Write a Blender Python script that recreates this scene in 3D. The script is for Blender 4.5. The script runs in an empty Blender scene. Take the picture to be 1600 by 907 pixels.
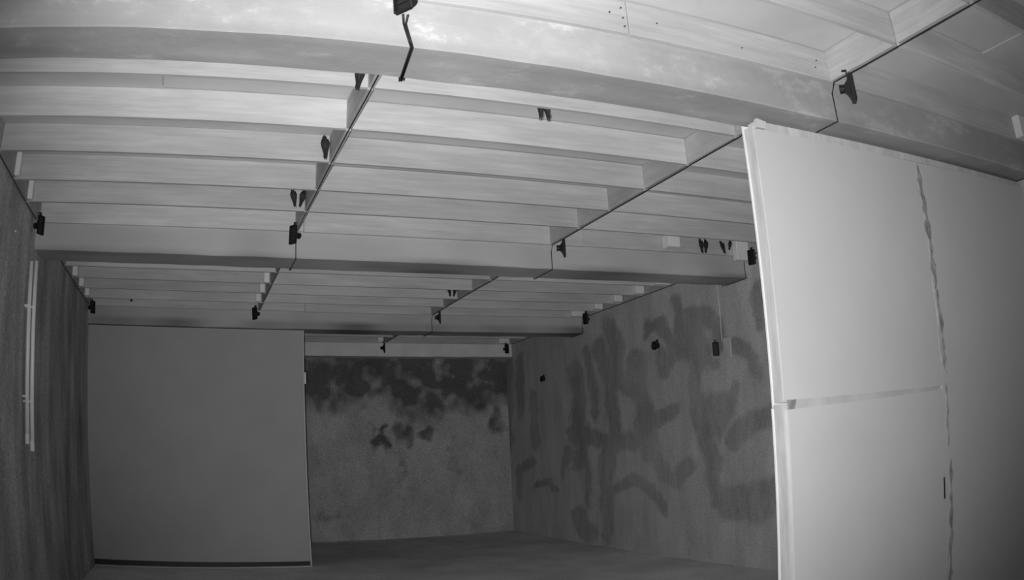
import bpy, bmesh, math, random
from mathutils import Vector, Matrix, noise
S = 1.5                      # metres per layout unit (cross boards stand 1.26 units apart)
C = bpy.context.scene.collection
SC = bpy.context.scene
# ------------------------------------------------------------------ camera (wide security-camera lens, barrel distortion)
yaw, pitch, roll = 0.39658, 0.19451, -0.0484
f = Vector((math.sin(yaw)*math.cos(pitch), math.cos(yaw)*math.cos(pitch), math.sin(pitch)))
r = Vector((math.cos(yaw), -math.sin(yaw), 0)); u = r.cross(f)
r2 = r*math.cos(roll)+u*math.sin(roll); u2 = u*math.cos(roll)-r*math.sin(roll)
cam_data = bpy.data.cameras.new('camera'); cam = bpy.data.objects.new('camera', cam_data); C.objects.link(cam)
M = Matrix.Identity(4)
for i in range(3):
    M[i][0], M[i][1], M[i][2] = r2[i], u2[i], -f[i]
cam.matrix_world = M
cam_data.sensor_width = 36.0; cam_data.sensor_fit = 'HORIZONTAL'; cam_data.lens = 28.9
cam_data.clip_start = 0.01
cam_data.type = 'PANO'
for holder in (cam_data, getattr(cam_data, 'cycles', None)):
    try:
        holder.panorama_type = 'FISHEYE_LENS_POLYNOMIAL'
        holder.fisheye_fov = math.radians(180)
        k = [0.0, -0.03458433, -2.0003087e-05, 6.6355299e-07, -1.5709293e-07]
        for i in range(5): setattr(holder, 'fisheye_polynomial_k%d' % i, k[i])
    except Exception: pass
SC.camera = cam
# ------------------------------------------------------------------ world, lights, exposure
w = bpy.data.worlds.new('world'); SC.world = w; w.use_nodes = True
w.node_tree.nodes['Background'].inputs[0].default_value = (1, 1, 1, 1)
w.node_tree.nodes['Background'].inputs[1].default_value = 0.0
SC.view_settings.view_transform = 'Standard'; SC.view_settings.look = 'None'
SC.view_settings.exposure = 0.0; SC.view_settings.gamma = 1.0; SC.view_settings.use_curve_mapping = False
ld = bpy.data.lights.new('infrared_lamp', 'SPOT'); ld.energy = 645; ld.spot_size = math.radians(95); ld.spot_blend = 1.0
ld.shadow_soft_size = 0.012
lo = bpy.data.objects.new('infrared_lamp', ld); C.objects.link(lo)
lo.matrix_world = M; lo.location = (Vector((-0.045, 0, 0))@M.to_3x3().transposed())
aim = (f + 0.09*u2 + 0.03*r2).normalized()
lo.rotation_euler = aim.to_track_quat('-Z', 'Y').to_euler()
lo.location = r2*(-0.06) + u2*(-0.01) + f*0.02
# ------------------------------------------------------------------ layout numbers (units)
XL, XR, YF, YB = -0.782, 2.965, -0.62, 7.32
ZF, ZC, ZP, ZB = -0.79, 1.1, 1.0, 0.88
CX = [0.459, 1.721]
# ------------------------------------------------------------------ helpers
def link(name, verts, faces, mat, parent=None, smooth=False):
    me = bpy.data.meshes.new(name); me.from_pydata([(x*S, y*S, z*S) for x, y, z in verts], [], faces); me.update()
    o = bpy.data.objects.new(name, me); C.objects.link(o)
    if mat: me.materials.append(mat)
    if smooth:
        for p in me.polygons: p.use_smooth = True
    o.parent = parent
    return o
def frombm(name, bm, mat, parent=None, smooth=False):
    for v in bm.verts: v.co *= S
    me = bpy.data.meshes.new(name); bm.normal_update(); bm.to_mesh(me); bm.free()
    if mat: me.materials.append(mat)
    if smooth:
        for p in me.polygons: p.use_smooth = True
    o = bpy.data.objects.new(name, me); C.objects.link(o); o.parent = parent
    return o
def box(bm, x0, x1, y0, y1, z0, z1, bev=0.0):
    m = Matrix.Translation(((x0+x1)/2, (y0+y1)/2, (z0+z1)/2)) @ Matrix.Diagonal((x1-x0, y1-y0, z1-z0, 1))
    g = bmesh.ops.create_cube(bm, size=1, matrix=m)
    if bev:
        es = list({e for v in g['verts'] for e in v.link_edges})
        bmesh.ops.bevel(bm, geom=es, offset=bev, segments=1, affect='EDGES')
def boxobj(name, x0, x1, y0, y1, z0, z1, mat, parent=None, bev=0.0015):
    bm = bmesh.new(); box(bm, x0, x1, y0, y1, z0, z1, bev); return frombm(name, bm, mat, parent)
def tube(bm, pts, rad, n=6):
    pts = [Vector(p) for p in pts]; rings = []
    for i, p in enumerate(pts):
        t = (pts[min(i+1, len(pts)-1)] - pts[max(i-1, 0)]).normalized()
        a = Vector((0, 0, 1)) if abs(t.z) < 0.9 else Vector((1, 0, 0))
        s = t.cross(a).normalized(); q = s.cross(t)
        rings.append([bm.verts.new(p + rad*(math.cos(2*math.pi*j/n)*s + math.sin(2*math.pi*j/n)*q)) for j in range(n)])
    for A, B in zip(rings, rings[1:]):
        for j in range(n): bm.faces.new((A[j], A[(j+1) % n], B[(j+1) % n], B[j]))
    bm.faces.new(rings[0][::-1]); bm.faces.new(rings[-1])
def loft(bm, rings):
    R = [[bm.verts.new(p) for p in g] for g in rings]; n = len(R[0])
    for A, B in zip(R, R[1:]):
        for j in range(n): bm.faces.new((A[j], A[(j+1) % n], B[(j+1) % n], B[j]))
    bm.faces.new(R[0][::-1]); bm.faces.new(R[-1])
def struct(o, label=None):
    o['kind'] = 'structure'
    if label: o['label'] = label
    return o
def tag(o, label, cat, group=None):
    o['label'] = label; o['category'] = cat
    if group: o['group'] = group
    return o
def empty(name, loc, rz=0):
    o = bpy.data.objects.new(name, None); C.objects.link(o); o.empty_display_size = 0.05
    o.location = Vector(loc)*S; o.rotation_euler = (0, 0, rz); return o
# ------------------------------------------------------------------ materials
def nmat(name):
    m = bpy.data.materials.new(name); m.use_nodes = True; nt = m.node_tree
    return m, nt, nt.nodes['Principled BSDF']
def mix(nt, kind, fac, a, b):
    n = nt.nodes.new('ShaderNodeMix'); n.data_type = 'RGBA'; n.blend_type = kind
    for i, v in ((0, fac), (6, a), (7, b)):
        if hasattr(v, 'is_linked'): nt.links.new(v, n.inputs[i])
        elif i == 0: n.inputs[0].default_value = v
        else: n.inputs[i].default_value = (v, v, v, 1)
    return n.outputs[2]
def noi(nt, scale, vec=(1, 1, 1), detail=5, rough=0.6, seed=0.0, world=True):
    tc = nt.nodes.new('ShaderNodeNewGeometry' if world else 'ShaderNodeTexCoord')
    mp = nt.nodes.new('ShaderNodeMapping'); mp.inputs['Scale'].default_value = vec; mp.inputs['Location'].default_value = (seed, seed*1.7, seed*.3)
    nt.links.new(tc.outputs['Position' if world else 'Object'], mp.inputs[0])
    n = nt.nodes.new('ShaderNodeTexNoise'); n.inputs['Scale'].default_value = scale; n.inputs['Detail'].default_value = detail; n.inputs['Roughness'].default_value = rough
    nt.links.new(mp.outputs[0], n.inputs['Vector']); return n.outputs['Fac']
def ramp(nt, fac, stops):
    n = nt.nodes.new('ShaderNodeValToRGB'); nt.links.new(fac, n.inputs[0]); e = n.color_ramp.elements
    while len(e) < len(stops): e.new(0.5)
    for el, (p, v) in zip(e, stops): el.position = p; el.color = (v, v, v, 1)
    return n.outputs[0]
def bump(nt, b, fac, dist, strength=0.5):
    n = nt.nodes.new('ShaderNodeBump'); n.inputs['Distance'].default_value = dist; n.inputs['Strength'].default_value = strength
    nt.links.new(fac, n.inputs['Height']); nt.links.new(n.outputs[0], b.inputs['Normal'])
def wood(name, base, axis, lo=0.84, hi=1.08):
    m, nt, b = nmat(name)
    sc = (1.2, 22, 22) if axis == 'X' else (22, 1.2, 22)
    g = ramp(nt, noi(nt, 2.0, sc, 6, 0.65), [(0.3, lo), (0.5, 0.95), (0.72, hi)])
    p = ramp(nt, noi(nt, 2.2, (0.8, 1.5, 3), 4), [(0.3, 0.86), (0.7, 1.08)])
    oi = nt.nodes.new('ShaderNodeObjectInfo'); rr = ramp(nt, oi.outputs['Random'], [(0, 0.86), (1, 1.06)])
    c = mix(nt, 'MULTIPLY', 1, mix(nt, 'MULTIPLY', 1, mix(nt, 'MULTIPLY', 1, base, g), p), rr)
    nt.links.new(c, b.inputs['Base Color']); b.inputs['Roughness'].default_value = 0.62
    b.inputs['Specular IOR Level'].default_value = 0.3
    bump(nt, b, noi(nt, 6.0, sc, 4), 0.002, 0.4)
    return m
def plain(name, base, rough=0.7, lo=0.9, hi=1.06, sc=3.0, vec=(1, 1, 1), spec=0.3, bd=0.001):
    m, nt, b = nmat(name)
    g = ramp(nt, noi(nt, sc, vec, 5), [(0.3, lo), (0.7, hi)])
    nt.links.new(mix(nt, 'MULTIPLY', 1, base, g), b.inputs['Base Color']); b.inputs['Roughness'].default_value = rough
    b.inputs['Specular IOR Level'].default_value = spec
    bump(nt, b, noi(nt, 40.0, vec, 3), bd, 0.3)
    return m
def attr_mat(name, base, dark, mott=(0.85, 1.1), sc=2.5, vec=(1, 1, 1), grain=0.15, rough=0.9):
    m, nt, b = nmat(name)
    a = nt.nodes.new('ShaderNodeAttribute'); a.attribute_name = 'stain'
    edge = noi(nt, 9.0, vec, 6, 0.7)
    ma = nt.nodes.new('ShaderNodeMath'); ma.operation = 'MULTIPLY_ADD'; nt.links.new(edge, ma.inputs[0]); ma.inputs[1].default_value = 0.7; ma.inputs[2].default_value = -0.35
    ad = nt.nodes.new('ShaderNodeMath'); ad.operation = 'ADD'; nt.links.new(a.outputs['Fac'], ad.inputs[0]); nt.links.new(ma.outputs[0], ad.inputs[1])
    fac = ramp(nt, ad.outputs[0], [(0.12, 0.0), (0.85, 1.0)])
    c = mix(nt, 'MIX', fac, base, dark)
    c = mix(nt, 'MULTIPLY', 1, c, ramp(nt, noi(nt, sc, vec, 6, 0.65, 3.3), [(0.3, mott[0]), (0.7, mott[1])]))
    c = mix(nt, 'MULTIPLY', 1, c, ramp(nt, noi(nt, 60, (1, 1, 1), 3, 0.7, 1.0), [(0.3, 1-grain), (0.7, 1+grain)]))
    nt.links.new(c, b.inputs['Base Color']); b.inputs['Roughness'].default_value = rough; b.inputs['Specular IOR Level'].default_value = 0.15
    bump(nt, b, noi(nt, 30.0, (1, 1, 1), 4), 0.003, 0.4)
    return m
M_plank = wood('planed_board', 0.56, 'X')
M_cross = wood('cross_board', 0.50, 'Y')
M_ceil = plain('ceiling_sheet', 0.60, 0.8, 0.85, 1.05, 2.0)
M_block = plain('pale_block', 0.80, 0.6)
M_panel = plain('pale_panel', 0.56, 0.6, 0.95, 1.03, 1.6)
M_panel_far = plain('grey_panel', 0.42, 0.7, 0.93, 1.04, 2.0)
M_pale = plain('pale_concrete', 0.78, 0.85, 0.85, 1.05, 3)
M_panel_edge = plain('panel_edge', 0.78, 0.6)
M_stud = plain('stud', 0.56, 0.7, 0.8, 1.08, 5, (6, 6, 1))
M_fill = plain('filler_and_shade', 0.34, 0.7, 0.5, 1.3, 8, (3, 1, 2))
M_fill2 = plain('pale_joint_filler', 0.50, 0.7, 0.85, 1.1, 8)
M_rightwall = attr_mat('stained_plaster', 0.51, 0.30, (0.80, 1.16), 1.8, (1, 2.0, .6), 0.22)
M_backwall = attr_mat('mouldy_plaster', 0.45, 0.13, (0.78, 1.2), 3.0, (1, 1, .7), 0.35)
M_leftwall = attr_mat('streaked_plaster', 0.60, 0.30, (0.65, 1.35), 1.5, (2.2, 2.2, 0.5), 0.35)
M_frontwall = plain('front_plaster', 0.5, 0.9)
M_floor = attr_mat('floor_concrete', 0.80, 0.55, (0.8, 1.2), 1.5)
M_black = plain('black_plastic', 0.012, 0.45, spec=0.4)
M_horn = plain('horn_plastic', 0.012, 0.35, spec=0.5)
M_cable = plain('cable_rubber', 0.015, 0.5, spec=0.4)
M_pvc = plain('white_pipe', 0.95, 0.35, spec=0.5)
M_bird = plain('bird_feathers', 0.025, 0.75, 0.7, 1.3, 30)
M_wing = plain('wing_feathers', 0.018, 0.7, 0.7, 1.3, 30, (1, 1, 6))
M_nail = plain('nail_head', 0.06, 0.4)
M_speck = plain('pale_speck', 0.8, 0.25)
# concrete of the beams: pale paint splashed over a greyer cast
m, nt, b = nmat('painted_concrete')
a_ = ramp(nt, noi(nt, 7.0, (0.6, 1, 1.0), 9, 0.7), [(0.46, 0.0), (0.56, 0.25), (0.62, 1.0)])
c_ = mix(nt, 'MIX', a_, 0.42, 0.58)
c_ = mix(nt, 'MULTIPLY', 1, c_, ramp(nt, noi(nt, 1.1, (1, 1, 1), 4, 0.6, 5.0), [(0.3, 0.86), (0.7, 1.05)]))
at = nt.nodes.new('ShaderNodeAttribute'); at.attribute_name = 'stain'
c_ = mix(nt, 'MIX', at.outputs['Fac'], c_, 0.20)
nt.links.new(c_, b.inputs['Base Color']); b.inputs['Roughness'].default_value = 0.85; b.inputs['Specular IOR Level'].default_value = 0.2
bump(nt, b, noi(nt, 14, (1, 1, 1), 5), 0.004, 0.5)
M_beam = m
m, nt, b = nmat('smooth_concrete')
c_ = mix(nt, 'MULTIPLY', 1, 0.50, ramp(nt, noi(nt, 2.2, (0.5, 1, 1.3), 5, 0.6, 5.0), [(0.3, 0.86), (0.7, 1.06)]))
at = nt.nodes.new('ShaderNodeAttribute'); at.attribute_name = 'stain'
c_ = mix(nt, 'MIX', at.outputs['Fac'], c_, 0.16)
nt.links.new(c_, b.inputs['Base Color']); b.inputs['Roughness'].default_value = 0.85; b.inputs['Specular IOR Level'].default_value = 0.2
bump(nt, b, noi(nt, 14, (1, 1, 1), 5), 0.003, 0.4)
M_beam2 = m
# ------------------------------------------------------------------ structure
def segdist(p, a, b):
    ax, ay = a; bx, by = b; dx, dy = bx-ax, by-ay; L = dx*dx+dy*dy
    t = 0 if L == 0 else max(0, min(1, ((p[0]-ax)*dx+(p[1]-ay)*dy)/L))
    return (p[0]-ax-t*dx), (p[1]-ay-t*dy)
def plane(name, n1, n2, P, thick, mat, stain):
    """P(s,t)->point on the visible face; thick: vector to the back"""
    vs = [P(i/n1, j/n2) for j in range(n2+1) for i in range(n1+1)]; st = [stain(v) for v in vs]
    fs = [(j*(n1+1)+i, j*(n1+1)+i+1, (j+1)*(n1+1)+i+1, (j+1)*(n1+1)+i) for j in range(n2) for i in range(n1)]
    k = len(vs); cs = [0, n1, (n2+1)*(n1+1)-1, n2*(n1+1)]
    for c in cs: vs.append(tuple(vs[c][q]+thick[q] for q in range(3))); st.append(0)
    fs += [(k, k+3, k+2, k+1)]
    edge = [[i for i in range(n1+1)], [j*(n1+1)+n1 for j in range(n2+1)], [n2*(n1+1)+i for i in range(n1, -1, -1)], [j*(n1+1) for j in range(n2, -1, -1)]]
    for q in range(4): fs.append(tuple(edge[q][::-1]) + (k+q, k+(q+1) % 4))
    o = link(name, vs, fs, mat)
    a = o.data.attributes.new('stain', 'FLOAT', 'POINT'); a.data.foreach_set('value', st)
    return struct(o)
# right wall: broad damp brush strokes (y, z), width along y and z
RW = [([(5.25, 0.88), (5.18, 0.68), (5.17, 0.5)], 0.17, 0.08), ([(5.43, 0.73), (5.3, 0.47), (5.26, 0.22), (5.36, -0.02), (5.43, -0.48)], 0.15, 0.07), ([(5.62, 0.73), (5.57, 0.47), (5.55, 0.21)], 0.11, 0.05), ([(5.87, 0.6), (5.81, 0.36), (5.9, 0.1)], 0.2, 0.09), ([(5.77, -0.01), (5.73, -0.22), (5.76, -0.46)], 0.1, 0.05), ([(4.91, 0.55), (4.87, 0.33), (4.83, 0.12), (4.8, -0.04)], 0.2, 0.1), ([(5.11, 0.45), (4.89, 0.29)], 0.16, 0.08), ([(4.48, 0.21), (4.65, 0.13), (4.78, 0.1)], 0.1, 0.06), ([(4.79, 0.01), (4.68, -0.18), (4.49, -0.27), (4.33, -0.18)], 0.14, 0.08), ([(5.31, -0.03), (5.06, 0.04), (5.02, 0.01)], 0.19, 0.09), ([(5.34, -0.35), (5.05, -0.27), (4.78, -0.34), (4.67, -0.47)], 0.1, 0.05), ([(4.75, 0.73), (4.7, 0.79), (4.57, 0.77), (4.47, 0.65), (4.45, 0.49)], 0.09, 0.05), ([(4.34, 0.86), (4.33, 0.73), (4.36, 0.56)], 0.12, 0.06), ([(4.21, 0.78), (4.04, 0.75), (3.93, 0.65), (3.92, 0.56)], 0.1, 0.06), ([(4.14, 0.74), (4.19, 0.4), (4.2, 0.19), (4.11, -0.02), (4.04, -0.23), (4.04, -0.37)], 0.14, 0.08), ([(4.27, 0.68), (4.14, 0.51)], 0.22, 0.12), ([(4.11, 0.49), (4.01, 0.44)], 0.1, 0.06), ([(4.04, 0.2), (3.87, 0.2), (3.98, 0.07)], 0.15, 0.09), ([(3.83, 0.28), (3.87, 0.22)], 0.11, 0.07), ([(3.79, 0.52), (3.61, 0.46), (3.54, 0.32)], 0.08, 0.05), ([(3.5, 0.79), (3.5, 0.6)], 0.08, 0.05), ([(3.48, 0.09), (3.66, 0.07), (3.83, -0.02)], 0.11, 0.07), ([(3.96, -0.41), (3.7, -0.39), (3.49, -0.35)], 0.19, 0.12), ([(3.67, -0.47), (3.58, -0.43)], 0.15, 0.1), ([(4.6, 0.57), (4.53, 0.46)], 0.1, 0.06), ([(6.79, -0.11), (7.11, -0.2), (7.13, -0.42)], 0.15, 0.06), ([(6.74, -0.35), (6.45, -0.28), (6.33, -0.37)], 0.1, 0.04), ([(6.99, 0.79), (7.0, 0.39)], 0.17, 0.07), ([(6.72, 0.43), (6.73, 0.07)], 0.15, 0.06), ([(5.92, -0.6), (5.75, -0.7)], 0.23, 0.11), ([(6.04, -0.03), (6.18, -0.23)], 0.1, 0.04), ([(7.36, 0.8), (7.44, 0.15)], 0.35, 0.13), ([(5.51, 0.03), (5.73, 0.09), (5.92, -0.12)], 0.14, 0.07), ([(5.42, -0.12), (5.46, -0.73)], 0.13, 0.07)]
def wall_stain_right(v):
    y, z = v[1], v[2]; m = 9.0
    if y < 3.2: return 0
    q = Vector((y*3.5, z*6, 1.0)); y += 0.07*noise.noise(q) + 0.03*noise.noise(q*3); z += 0.04*noise.noise(q+Vector((9, 4, 2))) + 0.02*noise.noise(q*3+Vector((3, 3, 3)))
    for pts, wy, wz in RW:
        for a, b in zip(pts, pts[1:]):
            dy, dz = segdist((y, z), a, b)
            vert = abs(b[1]-a[1])*1.0 > abs(b[0]-a[0])
            rr = math.hypot(dy/(wy*.55), dz/((wy*.5) if vert else wz*.75))
            m = min(m, rr)
    s = max(0, min(1, (1.55-m)/0.65))*(0.66+0.35*noise.noise(Vector((y*1.3, z*2, 8))))
    s = max(s, 0.25*max(0, min(1, (y-6.4)/1.0))*(0.6+0.4*math.sin(y*9+z*3)))
    return max(0, s + 0.12*noise.noise(Vector((y*2, z*5, 6))))
BW = [(1.21, 0.65, 0.19, 0.24), (1.12, 0.79, 0.11, 0.12), (1.55, 0.74, 0.23, 0.17), (2.05, 0.62, 0.21, 0.32), (1.93, 0.18, 0.13, 0.12), (2.16, 0.18, 0.1, 0.07), (2.63, 0.67, 0.3, 0.31), (2.85, 0.28, 0.1, 0.16), (1.63, 0.13, 0.06, 0.07), (1.73, 0.15, 0.04, 0.15), (1.16, -0.57, 0.12, 0.07), (1.73, 0.82, 0.39, 0.1), (2.51, 0.82, 0.41, 0.1), (1.9, 0.95, 1.3, 0.22), (1.9, -.15, .05, .3), (2.4, -.1, .06, .35), (1.6, -.1, .05, .25)]
def wall_stain_back(v):
    x, z = v[0], v[2]; m = 0
    wx_ = 0.09*noise.noise(Vector((x*6, z*6, 1))) + 0.05*noise.noise(Vector((x*16, z*16, 2))); wz_ = 0.09*noise.noise(Vector((x*6, z*6, 11))) + 0.05*noise.noise(Vector((x*16, z*16, 12)))
    for i, (cx, cz, a, b) in enumerate(BW):
        d = math.hypot((x+wx_-cx)/a, (z+wz_-cz)/b)
        g = max(0, min(1, (1.3-d)/0.7)) * (0.32 if i > 13 or i == 10 else 0.85)
        m = max(m, g)
    n = noise.noise(Vector((x*5, z*5, 2)))*0.5 + noise.noise(Vector((x*13, z*13, 7)))*0.4
    hb = 0.37 + 0.13*noise.noise(Vector((x*2.1, 0, 3.1))) + 0.06*noise.noise(Vector((x*8, 0, 1))) + (0.08 if x < 1.5 else 0)*0 - 0.12*math.exp(-((x-2.1)/0.25)**2)
    top = max(0, min(1, (z-hb)/0.22))**0.7*(0.92 + 0.4*n)
    m = max(m*0.9, top)
    return max(0, min(1, m*0.95 + n*0.75*(0.25 + m)))
def wall_stain_left(v):
    y, z = v[1], v[2]
    s = 0.12 + 0.42*max(0, min(1, (y-3.3)/1.4))
    return max(0, min(1, s + 0.35*noise.noise(Vector((y*3.5, z*1.3, 3))) + 0.35*noise.noise(Vector((y*9, z*3.5, 9)))))
def fl_stain(v):
    x, y = v[0], v[1]
    return max(0, min(1, 0.5*max(0, min(1, (y-5.6)/0.6)) + 0.5*noise.noise(Vector((x*1.5, y*1.5, 3)))))
T = 0.1
plane('wall_right', 320, 120, lambda s, t: (XR, YB+(3.0-YB)*s if s < 0 else YF+(YB-YF)*(1-s), ZF+(ZC-ZF)*t), (T, 0, 0), M_rightwall, wall_stain_right)
plane('wall_back', 160, 120, lambda s, t: (XL+(XR-XL)*s, YB, ZF+(ZC-ZF)*t), (0, T, 0), M_backwall, wall_stain_back)
wl = plane('wall_left', 160, 40, lambda s, t: (XL, YF+(YB-YF)*s, ZF+(ZC-ZF)*t), (-T, 0, 0), M_leftwall, wall_stain_left)
plane('floor', 40, 80, lambda s, t: (XL+(XR-XL)*s, YF+(YB-YF)*t, ZF), (0, 0, -T), M_floor, fl_stain)
struct(boxobj('wall_front', XL-T, XR+T, YF-T, YF, ZF, ZC, M_frontwall, bev=0))
ceiling = struct(boxobj('ceiling', XL-T, XR+T, YF-T, YB+T, ZC+0.012, ZC+T, M_frontwall, bev=0))
# ceiling sheets between the beams
bays = [(YF, 0.965), (0.966, 1.26), (1.261, 1.564), (1.726, 2.35), (2.351, 3.586), (3.803, 5.649), (5.86, 7.16)]
seams = [[0.452, 1.716], [-0.148, 2.212], [0.452, 1.716], [-0.148, 1.716], [0.456, 1.716], [0.456, 1.716], [0.456, 1.716]]
for (y0, y1), sm in zip(bays, seams):
    xs = [XL] + sm + [XR]
    for i, (a, b2) in enumerate(zip(xs, xs[1:])):
        boxobj('ceiling_sheet', a+0.0012, b2-0.0012, y0, y1, ZC+(0.003 if i % 2 else 0.0), ZC+0.012, M_ceil, ceiling, bev=0)
# concrete beams
def beam(y0, y1, stain_shades, z0=ZB, x0=XL, x1=XR):
    nx = 150; prof = []                       # wavy arrises like cast concrete
    n = 12; vs = []; fs = []; st = []
    for i in range(nx+1):
        x = x0+(x1-x0)*i/nx
        w1 = 0.003*noise.noise(Vector((x*6, y0, 1))); w2 = 0.003*noise.noise(Vector((x*6, y1, 5)))
        ring = [(x, y0, ZC+0.005), (x, y0+w1*.3, z0+0.14), (x, y0+w2*.5, z0+0.07), (x, y0+w1*.4, z0+0.035), (x, y0+.001, z0+0.004+w1), (x, y0+0.005, z0+w1),
                (x, y0*.75+y1*.25, z0+w1*.5), (x, (y0+y1)/2, z0+w2*.5), (x, y0*.25+y1*.75, z0+w2*.5), (x, y1-0.004, z0+w2), (x, y1, z0+0.004+w2), (x, y1, ZC+0.005)]
        vs += ring; st += [stain_shades(p) for p in ring]
    for i in range(nx):
        for j in range(n): fs.append((i*n+j, i*n+(j+1) % n, (i+1)*n+(j+1) % n, (i+1)*n+j))
    fs.append(tuple(range(n))); fs.append(tuple(nx*n+j for j in range(n))[::-1])
    o = link('ceiling_beam', vs, fs, M_beam)
    bm = bmesh.new(); bm.from_mesh(o.data); bmesh.ops.recalc_face_normals(bm, faces=bm.faces); bm.to_mesh(o.data); bm.free()
    a = o.data.attributes.new('stain', 'FLOAT', 'POINT'); a.data.foreach_set('value', st)
    struct(o); return o
def st_soft(amount, seed, low=0.2, lowband=0.045):
    def fn(p):
        v = 0.35*max(0, noise.noise(Vector((p[0]*3, p[1]*9, seed)))) * amount
        if low == 0.0: v += 0.42*max(0, min(1, (p[0]-0.9)/0.7)) + 0.25*max(0, min(1, (0.15-p[0])/0.6))  # lamp falloff painted in: both ends darker, which also mutes the splashes
        if low == 0.0 and p[2] < ZB+0.006: v = 0.42 + 0.5*noise.noise(Vector((p[0]*2.5, p[1]*14, 2)))
        if p[2] < ZB+lowband and low: v += low*max(0, 0.45+noise.noise(Vector((p[0]*2.2, 0, seed+4))))
        return max(0, min(1, v))
    return fn
b1 = beam(1.564, 1.726, st_soft(0.5, 1, 0.0)); b1['label'] = 'nearest concrete ceiling beam with pale paint splashes'
b2 = beam(3.586, 3.803, st_soft(1.5, 2, 0.55, 0.02)); b2.data.materials[0] = M_beam2; b2['label'] = 'middle concrete ceiling beam with a darkened lower edge'
b3 = beam(5.649, 5.86, st_soft(1.5, 3, 1.0, 0.05)); b3.data.materials[0] = M_beam2; b3['label'] = 'concrete ceiling beam above the pale left partition'
b4 = beam(7.16, 7.318, st_soft(1.5, 4, 0.5, 0.03)); b4.data.materials[0] = M_pale; b4['label'] = 'farthest ceiling beam lying against the mouldy back wall'
# nesting planks (vertical faces, hung on edge) and the cross boards between them
TH = 0.017; rnd = random.Random(4)
rows = [[0.07, -0.225, 0.365, 0.66, 0.957, 1.252], [2.037, 2.345, 2.657, 2.959, 3.253], [4.12, 4.415, 4.725, 5.024, 5.323], [6.16, 6.46, 6.78]]
xs = [XL+0.022, CX[0], CX[1], XR-0.022]
def plank(x0, x1, y, zb=ZP, zt=ZC):
    dz = rnd.uniform(-0.0025, 0.0025)
    return boxobj('plank', x0, x1, y, y+TH, zb+dz, zt, M_plank, ceiling, bev=0.0012)
for row in rows:
    for y in row:
        for i in range(3):
            plank(xs[i]+(0.0004 if i == 0 else 0.0085), xs[i+1]-0.0100, y + rnd.uniform(-.002, .002))
# planks screwed onto the beam faces
for y, joints in ((1.546, [1.003]), (3.566, [0.49, 1.9]), (5.629, [0.785]), (7.14, [0.9])):
    e = [XL+0.001] + joints + [XR-0.001]
    for i, (a, b_) in enumerate(zip(e, e[1:])):
        o = boxobj('plank', a+0.0008, b_-0.0008, y+(0.002 if i % 2 == 0 else 0.0), y+0.019, ZP-0.002*(i % 2)+0.0015, ZC, M_plank, ceiling, bev=0.0012)
for y in (1.727, 3.804, 5.861): boxobj('plank', XL+0.001, XR-0.001, y, y+TH, ZP, ZC, M_plank, ceiling, bev=0.0012)
spans = []
for (ya, yb), row in zip([(YF, 1.546), (1.744, 3.566), (3.821, 5.629), (5.878, 7.14)], rows):
    ys = [ya] + sum([[y, y+TH] for y in sorted(row)], []) + [yb]
    for i in range(0, len(ys), 2): spans.append((ys[i]+0.001, ys[i+1]-0.001))
for a, b_ in spans:
    for cx in CX: boxobj('cross_board', cx-0.0095, cx+0.008, a-.0008, b_+.0008, ZP+rnd.uniform(-.001, .002), ZC, M_cross, ceiling, bev=0.001)
    boxobj('cross_board', XL+0.001, XL+0.02, a, b_, ZP+0.001, ZC, M_cross, ceiling, bev=0.001)
    boxobj('cross_board', XR-0.02, XR-0.001, a, b_, ZP+0.001, ZC, M_cross, ceiling, bev=0.001)
# small pale corner blocks where planks meet the walls
def cblock(x0, x1, y1, z0=ZP+0.002, z1=ZC-0.004, d=0.05):
    return boxobj('corner_block', x0, x1, y1-d, y1-0.001, z0, z1, M_block, ceiling, bev=0.003)
for y in (4.725, 5.024, 5.323): cblock(XR-0.098, XR-0.03, y, ZP+0.004, ZC-0.012)
cblock(XR-0.14, XR-0.024, 5.629); cblock(XR-0.13, XR-0.022, 4.415); cblock(XR-0.15, XR-0.05, 7.14)
cblock(XR-0.14, XR-0.022, 1.546, ZP+0.005, ZC-0.002, 0.04)
for y in (2.959, 3.253): cblock(XL+0.021, XL+0.045, y, d=0.035)
for y in (4.725, 5.024, 5.323): cblock(XL+0.021, XL+0.055, y); cblock(CX[0]-0.05, CX[0]-0.017, y, d=0.03)
for y in (3.566,): cblock(XR-0.11, XR-0.021, y, ZP-0.03, ZC-0.006, 0.04)
cblock(CX[1]-0.07, CX[1]-0.017, 7.14, ZP, ZC-0.03)
# nail heads near the plank joint on the nearest beam
for x, z in ((0.985, 1.075), (0.988, 1.045), (0.990, 1.02), (1.09, 1.05), (1.37, 1.035), (1.665, 1.06), (1.655, 1.035), (0.95, 1.055)):
    bm = bmesh.new(); bmesh.ops.create_cone(bm, cap_ends=True, segments=8, radius1=0.0023, radius2=0.002, depth=0.004, matrix=Matrix.Translation((x, 1.5455, z)) @ Matrix.Rotation(math.pi/2, 4, 'X'))
    frombm('nail', bm, M_nail, ceiling)
# bright pinpoint at the left wall: lit dust speck, built as a pale ball
bm = bmesh.new(); bmesh.ops.create_uvsphere(bm, u_segments=10, v_segments=6, radius=0.0045, matrix=Matrix.Translation((XL+0.002, 3.15, 0.845)))
frombm('dust_speck', bm, M_speck, wl)
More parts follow.
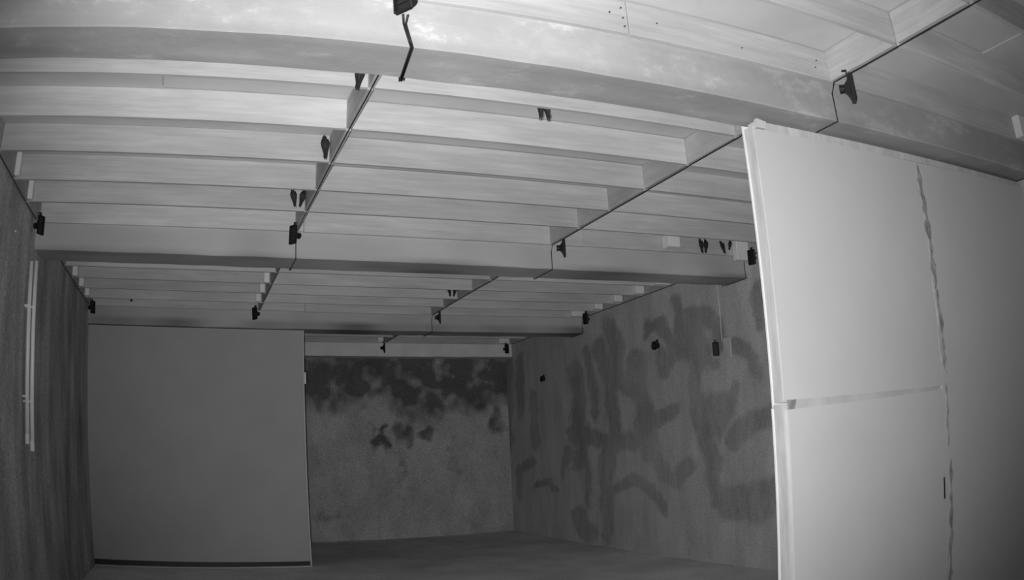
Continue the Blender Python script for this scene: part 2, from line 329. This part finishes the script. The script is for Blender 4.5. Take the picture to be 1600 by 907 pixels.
# ------------------------------------------------------------------ right partition under the nearest beam
PY = 1.64
pr = empty('partition_wall', (1.455, PY, ZF))
tag(pr, 'tall pale board partition at right, joined with smeared filler under the nearest beam', 'partition')
def slab(name, pts, y0, y1, mat, parent):            # polygon in x,z given thickness in y, relative to parent
    o_ = parent.location/S
    bm = bmesh.new(); A = [bm.verts.new((x-o_.x, y0-o_.y, z-o_.z)) for x, z in pts]; B = [bm.verts.new((x-o_.x, y1-o_.y, z-o_.z)) for x, z in pts]
    n = len(pts); bm.faces.new(A); bm.faces.new(B[::-1])
    for i in range(n): bm.faces.new((A[i], B[i], B[(i+1) % n], A[(i+1) % n]))
    bmesh.ops.recalc_face_normals(bm, faces=bm.faces)
    return frombm(name, bm, mat, parent)
jx0, jx1 = 2.185, 2.152
slab('panel', [(1.452, 0.078), (jx0-0.018, 0.083), (jx0-0.004, 0.838), (1.452, 0.838)], PY, PY+0.009, M_panel, pr)['label'] = 'upper left board'
slab('panel', [(1.458, ZF+0.001), (jx1-0.004, ZF+0.001), (jx0-0.018, 0.071), (1.4, 0.05) if 0 else (1.458, 0.052)], PY, PY+0.009, M_panel, pr)['label'] = 'lower left board'
slab('panel', [(jx1, ZF+0.001), (XR-0.002, ZF+0.001), (XR-0.002, 0.845), (jx0, 0.838)], PY+0.001, PY+0.009, M_panel, pr)['label'] = 'right board'
slab('filler_and_shade', [(1.463, 0.05), (1.485, 0.051), (1.495, 0.08), (1.463, 0.08)], PY+0.004, PY+0.0095, M_fill, pr)  # darker piece stands in for the shade in the open gap
slab('filler_and_shade', [(1.487, 0.048), (jx0-0.03, 0.068), (jx0-0.03, 0.086), (1.496, 0.08)], PY+0.0015, PY+0.0095, M_fill2, pr)
def strip(cx, ws, z0, z1, n, seed, mat, name, proud=0.0012):
    r_ = random.Random(seed); L = []; R = []
    for i in range(n+1):
        z = z0+(z1-z0)*i/n; c = cx(z)+r_.uniform(-1, 1)*0.004; w_ = ws*(0.25+r_.random())*(0.15 if i in (0, n) else 1)
        L.append((c-w_/2, z)); R.append((c+w_/2, z))
    slab(name, L + R[::-1], PY-proud, PY+0.0085, mat, pr)
jc = lambda z: jx1+(jx0-jx1)*(z-ZF)/(0.838-ZF)
strip(lambda z: jc(z)+0.012, 0.032, 0.40, 0.83, 16, 1, M_fill, 'filler_and_shade')
strip(lambda z: jc(z)+0.018, 0.024, 0.12, 0.40, 12, 2, M_fill, 'filler_and_shade')
strip(lambda z: jc(z)+0.004, 0.014, 0.16, 0.45, 10, 5, M_fill2, 'filler_and_shade', 0.0016)
strip(lambda z: jc(z)+0.016, 0.012, -0.12, 0.09, 9, 3, M_fill, 'filler_and_shade')
strip(lambda z: jc(z)+0.022, 0.020, -0.62, -0.16, 18, 4, M_fill, 'filler_and_shade')
strip(lambda z: jc(z)+0.003, 0.012, -0.78, -0.42, 12, 6, M_fill2, 'filler_and_shade')
slab('slot', [(2.143, -0.285), (2.150, -0.285), (2.150, -0.214), (2.143, -0.214)], PY-0.001, PY+0.004, M_black, pr)['label'] = 'short dark slot in the joint'
slab('stud', [(1.449, 0.0725), (1.49, 0.0725), (1.49, 0.85), (1.449, 0.85)], PY+0.0095, PY+0.047, M_stud, pr)
slab('stud', [(1.446, ZF+0.001), (1.49, ZF+0.001), (1.49, 0.069), (1.446, 0.069)], PY+0.0095, PY+0.047, M_stud, pr)
slab('stud', [(2.15, ZF+0.001), (2.19, ZF+0.001), (2.19, 0.84), (2.15, 0.84)], PY+0.0095, PY+0.046, M_stud, pr)
slab('panel', [(1.4455, 0.062), (XR-0.002, 0.062), (XR-0.002, 0.862), (1.4455, 0.862)], PY+0.0475, PY+0.053, M_panel_edge, pr)['label'] = 'rear board with bright cut edge'
slab('panel', [(1.4425, ZF+0.001), (XR-0.002, ZF+0.001), (XR-0.002, 0.06), (1.4425, 0.06)], PY+0.0475, PY+0.053, M_panel_edge, pr)
slab('top_rail', [(1.466, 0.841), (XR-0.003, 0.847), (XR-0.003, 0.868), (1.466, 0.868)], PY+0.0096, PY+0.046, M_stud, pr)
slab('wedge_block', [(1.457, 0.842), (1.49, 0.842), (1.495, 0.864), (1.46, 0.870)], PY-0.004, PY+0.0094, M_panel, pr)
# ------------------------------------------------------------------ left partition under the far beam
PL = 5.69
pl = empty('partition_wall', (XL, PL, ZF))
tag(pl, 'grey blank partition board at left below the far beam, dark strip along its foot', 'partition')
slab('panel', [(XL+0.001, -0.742), (0.772, -0.750), (0.772, 0.876), (XL+0.001, 0.876)], PL, PL+0.03, M_panel_far, pl)
slab('gap_shade', [(XL+0.001, ZF+0.006), (0.772, ZF+0.006), (0.772, -0.735), (XL+0.001, -0.735)], PL+0.031, PL+0.045, M_black, pl)['label'] = 'dark strip standing for the shaded gap at the foot'  # black strip added in place of the shade in the foot gap
slab('threshold', [(XL+0.001, ZF+0.001), (0.783, ZF+0.001), (0.783, ZF+0.009), (XL+0.001, ZF+0.009)], PL-0.02, PL+0.03, M_stud, pl)
slab('edge_post', [(0.773, ZF+0.0095), (0.784, ZF+0.0095), (0.784, 0.876), (0.773, 0.876)], PL-0.003, PL+0.045, M_panel, pl)
slab('latch', [(0.785, 0.50), (0.797, 0.50), (0.797, 0.58), (0.785, 0.58)], PL+0.0, PL+0.02, M_panel_edge, pl)
# ------------------------------------------------------------------ twin white pipes on the left wall
def pipe(y0, y1, z0, z1, off, label):
    bm = bmesh.new(); tube(bm, [(XL+off, y0, z0), (XL+off+.002, (y0+y1)/2, (z0+z1)/2), (XL+off, y1, z1)], 0.0100, 10)
    e = empty('wall_pipe', (XL, 0, 0)); 
    for v in bm.verts: v.co.x -= XL
    o = frombm('tube', bm, M_pvc, e, True)
    bm = bmesh.new(); yy = y0; box(bm, off-0.0092, off+0.0092, yy-0.011, yy+0.011, z0-0.01, z0+0.035, 0.002)
    frombm('end_cap', bm, M_pvc, e)
    for q in (0.25, 0.75):
        bm = bmesh.new(); yc = y0+(y1-y0)*q; zc = z0+(z1-z0)*q; box(bm, 0.001, off+0.0091, yc-0.012, yc+0.012, zc-0.004, zc+0.004, 0.001)
        frombm('clip', bm, M_pvc, e)
    tag(e, label, 'pipe', 'twin pipes on the left wall')
pipe(3.475, 3.455, 0.03, 0.795, 0.0215, 'left one of two upright white pipes on the dark left wall')
pipe(3.490, 3.470, 0.0, 0.800, 0.0420, 'right one of two upright white pipes, reaching slightly lower')
# ------------------------------------------------------------------ tweeters
def make_speaker():
    e = empty('speaker', (0, 0, 0))
    bm = bmesh.new()                                    # flange: rounded frame with a recessed mouth (mouth looks to +Y)
    W, H = 0.0225, 0.043
    def rr(w_, h_, y, c=0.003):
        return [(w_-c, y, -h_), (w_, y, -h_+c), (w_, y, h_-c), (w_-c, y, h_), (-w_+c, y, h_), (-w_, y, h_-c), (-w_, y, -h_+c), (-w_+c, y, -h_)]
    loft(bm, [rr(W, H, 0), rr(W, H, 0.009), rr(W-.004, H-.004, 0.011), rr(W-.006, H-.006, 0.004, .004)])
    frombm('flange', bm, M_black, e)
    bm = bmesh.new(); loft(bm, [rr(W*.9, H*.85, -0.0005), rr(W*.6, H*.5, -0.009, .005), rr(W*.42, H*.27, -0.018, .004)]); frombm('horn', bm, M_horn, e)
    bm = bmesh.new(); bmesh.ops.create_cone(bm, cap_ends=True, segments=16, radius1=0.013, radius2=0.0145, depth=0.014, matrix=Matrix.Translation((0, -0.0255, 0)) @ Matrix.Rotation(math.pi/2, 4, 'X')); frombm('magnet', bm, M_black, e)
    bm = bmesh.new()
    for zz in (-0.016, 0, 0.016): box(bm, -W+.008, W-.008, 0.0045, 0.0065, zz-.0025, zz+.0025)
    frombm('mouth_slats', bm, M_horn, e)
    bm = bmesh.new(); box(bm, -0.006, 0.006, -0.004, -0.001, 0.03, 0.058); box(bm, -0.006, 0.006, -0.016, -0.001, 0.055, 0.058); frombm('bracket', bm, M_black, e)
    return e
proto = make_speaker()
def copy_tree(o, parent=None):
    c = o.copy(); C.objects.link(c); c.parent = parent
    for ch in list(o.children): copy_tree(ch, c)
    return c
def az(deg): return -math.radians(deg)                 # compass direction the mouth faces (0 = away from camera, 90 = right)
G = 'black tweeters hung under the ceiling boards'
spk = [
 ((0.402, 1.492, 0.966), -128, 1.0, 'black tweeter at the top edge on the nearest beam, two wires hanging from it', 4),
 ((1.700, 1.462, 0.940), 133, 1.0, 'black tweeter seen edge on, hanging at upper right below the nearest beam plank', 4),
 ((-0.745, 3.50, 0.968), 118, 1.0, 'black tweeter in the corner of middle beam and dark left wall', 0),
 ((0.435, 3.50, 0.965), -122, 1.0, 'black tweeter hanging at the first cable on the middle beam', -3),
 ((1.748, 3.50, 0.966), 116, 1.0, 'black tweeter seen edge on at the second cable on the middle beam', -3),
 ((2.915, 3.47, 0.972), -115, 1.0, 'black tweeter beside the right wall on the middle beam, partly behind the right partition', 0),
 ((-0.740, 5.56, 0.975), 125, 1.0, 'black tweeter above the top left corner of the grey left partition', 3),
 ((0.425, 5.56, 0.966), -128, 1.0, 'black tweeter on the far beam above the right part of the left partition', 4),
 ((1.752, 5.56, 0.968), 107, 1.0, 'black tweeter seen edge on at the second cable on the far beam', -4),
 ((2.925, 5.54, 0.975), -120, 1.0, 'black tweeter on the far beam at the right wall', 0),
 ((1.700, 7.07, 0.945), 100, 1.0, 'dark tweeter left of two at the top of the mouldy back wall', -6),
 ((2.875, 7.07, 0.945), 160, 1.0, 'dark tweeter at the top of the back wall near its right corner', 0),
]
for i, (loc, a, s_, lab, tilt) in enumerate(spk):
    o = proto if i == 0 else copy_tree(proto)
    o.location = Vector(loc)*S; o.rotation_euler = (0, math.radians(tilt), az(a)); tag(o, lab, 'speaker', G)
# three units on the right wall
def wallspk(y, z, h, lab, plate):
    o = copy_tree(proto); k_ = h/0.092; o.scale = (k_*0.9, k_*0.9, k_)
    o.location = Vector((XR-0.030*k_-0.016, y, z))*S; o.rotation_euler = (0, 0, az(205)); tag(o, lab, 'speaker', 'black speakers mounted on the stained right wall')
    return o
ws = wallspk(3.90, 0.515, 0.088, 'black box speaker on the right wall beside a pale backing strip', 1)
def roundspk(y, z, r_, lab):
    e = empty('speaker', (XR, y, z))
    bm = bmesh.new(); loft(bm, [[(x, rr_*math.cos(t), rr_*math.sin(t)) for t in [2*math.pi*j/16 for j in range(16)]] for x, rr_ in ((-.0008, r_*.7), (-r_*.5, r_*.75), (-r_*.9, r_), (-r_*1.25, r_), (-r_*1.25, r_*.82), (-r_*.95, r_*.4), (-r_*1.15, r_*.2))]); bmesh.ops.recalc_face_normals(bm, faces=bm.faces)
    frombm('body', bm, M_black, e)
    bm = bmesh.new(); box(bm, -r_*.5, -.0008, -r_*.25, r_*.25, r_*.6, r_*1.35, .001); frombm('bracket', bm, M_black, e)
    tag(e, lab, 'speaker', 'black speakers mounted on the stained right wall')
roundspk(4.60, 0.635, 0.030, 'small dark round speaker on the stained right wall, left of the box speaker')
roundspk(6.45, 0.60, 0.026, 'tiny dark round speaker high on the right wall toward the back corner')
tag(boxobj('backing_board', XR-0.008, XR-0.0005, 3.80, 3.872, 0.455, 0.575, M_stud), 'narrow pale upright board on the right wall behind the box speaker', 'board')
# ------------------------------------------------------------------ cables
def cable(label, paths, rad, group=None):
    bm = bmesh.new()
    for p in paths:
        q = []
        for a, b_ in zip(p, p[1:]):
            a = Vector(a); b_ = Vector(b_); L = (b_-a).length; n = max(1, int(L/0.1))
            for i in range(n): 
                v = a.lerp(b_, i/n)
                if n > 2 and i: v += Vector((noise.noise(v*3)*0.003, 0, -0.0015+noise.noise(v*2.3+Vector((5, 5, 5)))*0.0015))
                q.append(v)
        q.append(Vector(p[-1])); tube(bm, q, rad)
    o = frombm('speaker_cable', bm, M_cable, None, True); tag(o, label, 'cable', group or 'black cables along the cross boards'); return o
def run(x, ys0, rad, bays_, dx=0.003):
    zc = ZP-rad-0.001; zb = ZB-rad-0.0035; pts = []
    X = x+dx
    for (a, b_, bf, bb) in bays_:
        pts += [(X, a, zc), (X, b_, zc)]
        if bf: pts += [(X, bf-rad-0.021, zc), (X-0.001, bf-rad-0.004, ZP-0.035), (X, bf-rad-0.004, zb), (X, bb+rad+0.003, zb), (X, bb+rad+0.003, ZP-0.02), (X, bb+0.02, zc)]
    return pts
R1 = 0.0028
zb1 = ZB-0.006
cable('black cable along the first row of cross boards, from nearest beam to far beam',
      [[(0.403, 1.500, 0.9235), (0.412, 1.526, 0.915), (0.431, 1.551, 0.888), (0.438, 1.557, zb1), (0.458, 1.73, zb1), (0.458, 1.733, 0.97), (0.457, 1.76, ZP-R1-.001)] + run(CX[0], 0, R1, [(1.78, 3.54, 3.586, 3.803), (3.84, 5.59, None, None)], -0.003),
       [(0.414, 1.500, 0.9235), (0.417, 1.526, 0.915), (0.436, 1.551, 0.888), (0.4425, 1.557, zb1), (0.4625, 1.729, zb1)]], R1*0.8)
cable('long black cable along the second row of cross boards, crossing above the right partition',
      [run(CX[1], 0, 0.0024, [(-0.5, 1.52, 1.564, 1.726), (1.78, 3.54, 3.586, 3.803), (3.84, 5.60, 5.649, 5.86), (5.89, 7.10, None, None)], 0.000), ], 0.0022)
cable('black cable along the top of the stained right wall',
      [run(XR-0.02, 0, 0.0024, [(-0.5, 1.52, 1.564, 1.726), (1.78, 3.54, 3.586, 3.803), (3.84, 5.60, 5.649, 5.86), (5.89, 7.10, None, None)], -0.002)], 0.0022)
cable('dark cable along the top of the left wall', [[(XL+0.012, -0.4, ZP-0.003), (XL+0.012, 1.55, ZP-0.003)], [(XL+0.012, 1.75, ZP-0.003), (XL+0.012, 3.5, ZP-0.003)], [(XL+0.012, 3.83, ZP-0.003), (XL+0.012, 5.56, ZP-0.003)]], 0.0024)
bm = bmesh.new(); tube(bm, [(XR-0.004, 3.885, 0.93), (XR-0.005, 3.88, 0.75), (XR-0.004, 3.885, 0.56)], 0.0016, 5)
tag(frombm('wall_wire', bm, M_pvc, None, True), 'thin pale wire hanging down the right wall to the box speaker', 'wire')
# small extras
tag(boxobj('wooden_block', 2.375, 2.45, 3.50, 3.563, 1.012, 1.082, M_block, None, 0.002), 'small pale wooden block stuck to the plank of the middle beam', 'block')
bm = bmesh.new(); bmesh.ops.create_cone(bm, cap_ends=True, segments=10, radius1=0.011, radius2=0.009, depth=0.03, matrix=Matrix.Translation((-0.463, 5.614, 1.052)) @ Matrix.Rotation(math.pi/2, 4, 'X'))
box(bm, -0.468, -0.452, 5.60, 5.606, 1.03, 1.05)
tag(frombm('peg', bm, M_black), 'tiny black peg on the far beam plank near the left wall', 'peg')
# ------------------------------------------------------------------ swiftlets clinging to the planks
def make_bird():
    e = empty('swiftlet', (0, 0, 0))                    # clings to a plank behind it (+Y), head up, tail down
    prof = [(0.040, .001, .001, -.004), (0.037, .004, .004, -.006), (0.031, .0085, .008, -.009), (0.024, .0085, .0085, -.009), (0.016, .011, .010, -.011), (0.004, .0135, .011, -.012), (-0.008, .012, .0095, -.011), (-0.018, .008, .006, -.009), (-0.028, .0055, .003, -.007), (-0.040, .0065, .0018, -.006), (-0.047, .0055, .001, -.006)]
    bm = bmesh.new()
    loft(bm, [[(rx*math.cos(t), cy+ry*math.sin(t), z) for t in [2*math.pi*j/12 for j in range(12)]] for z, rx, ry, cy in prof])
    frombm('body', bm, M_bird, e, True)
    for s in (-1, 1):
        bm = bmesh.new()
        sec = [(0.020, .008, .004), (0.006, .0105, .006), (-0.012, .0080, .0055), (-0.030, .0046, .0040), (-0.046, .0032, .0028), (-0.056, .0030, .0010)]
        loft(bm, [[(s*(cx+wx*math.cos(t)), -0.019+0.0035*(0.02-z)*12+0.0022*math.sin(t), z) for t in [2*math.pi*j/8 for j in range(8)]] for z, cx, wx in sec])
        bmesh.ops.recalc_face_normals(bm, faces=bm.faces); frombm('wing', bm, M_wing, e, True)
    bm = bmesh.new(); bmesh.ops.create_cone(bm, cap_ends=True, segments=6, radius1=0.0022, radius2=0.0003, depth=0.006, matrix=Matrix.Translation((0, -0.004, 0.041))); frombm('beak', bm, M_wing, e)
    bm = bmesh.new()
    for s in (-1, 1):
        for q in (-1, 0, 1): tube(bm, [(s*.006, -.005, -.010), (s*.006+q*.0015, -.001, -.012), (s*.006+q*.002, 0, -.006)], 0.0006, 4)
    frombm('feet', bm, M_nail, e)
    return e
bp = make_bird(); first = True
birds = [
 (0.420, 2.037, 1.035, 6, 1.0, 'small dark bird clinging to the first plank behind the nearest beam, left of the cable'),
 (0.430, 2.657, 1.058, -4, 1.0, 'single small dark bird clinging upright to a bright plank left of the first cable'),
 (0.398, 3.253, 1.060, -10, 0.9, 'left bird of the pair clinging above the tweeter of the middle beam'),
 (0.437, 3.253, 1.060, 14, 0.9, 'right bird of the pair clinging above the tweeter of the middle beam'),
 (1.652, 5.024, 1.060, -10, 0.9, 'left bird of the pair on a plank beside the second cable, toward the far beam'),
 (1.692, 5.024, 1.060, 10, 0.9, 'right bird of the pair on a plank beside the second cable, toward the far beam'),
 (2.628, 3.568, 1.050, -6, 0.9, 'left bird of the tight pair right of the pale block on the middle beam'),
 (2.660, 3.568, 1.050, 6, 0.9, 'right bird of the tight pair right of the pale block on the middle beam'),
 (2.778, 3.568, 1.050, -18, 0.85, 'tilted small bird between the tight pair and the right wall on the middle beam'),
 (2.835, 3.568, 1.066, 14, 0.7, 'small bird nearest the right wall on the middle beam, above the tweeter'),
]
for (x, y, z, t, s_, lab) in birds:
    o = bp if first else copy_tree(bp); first = False
    o.location = Vector((x, y-0.0005, z))*S; o.rotation_euler = (0, math.radians(t), 0); o.scale = (s_,)*3
    tag(o, lab, 'bird', 'swiftlets roosting on the ceiling planks')
# pair on the back of the first plank, only their tails hanging below it
for x, t, lab in ((0.990, -5, 'left of two dark tails hanging below the first plank, right of the first cable'), (1.009, 5, 'right of two dark tails hanging below the first plank, right of the first cable')):
    o = copy_tree(bp); o.location = Vector((x, 2.037+TH+0.003, 1.014))*S; o.rotation_euler = (0, math.radians(t), math.pi); o.scale = (0.72, 0.72, 0.85)
    tag(o, lab, 'bird', 'swiftlets roosting on the ceiling planks')
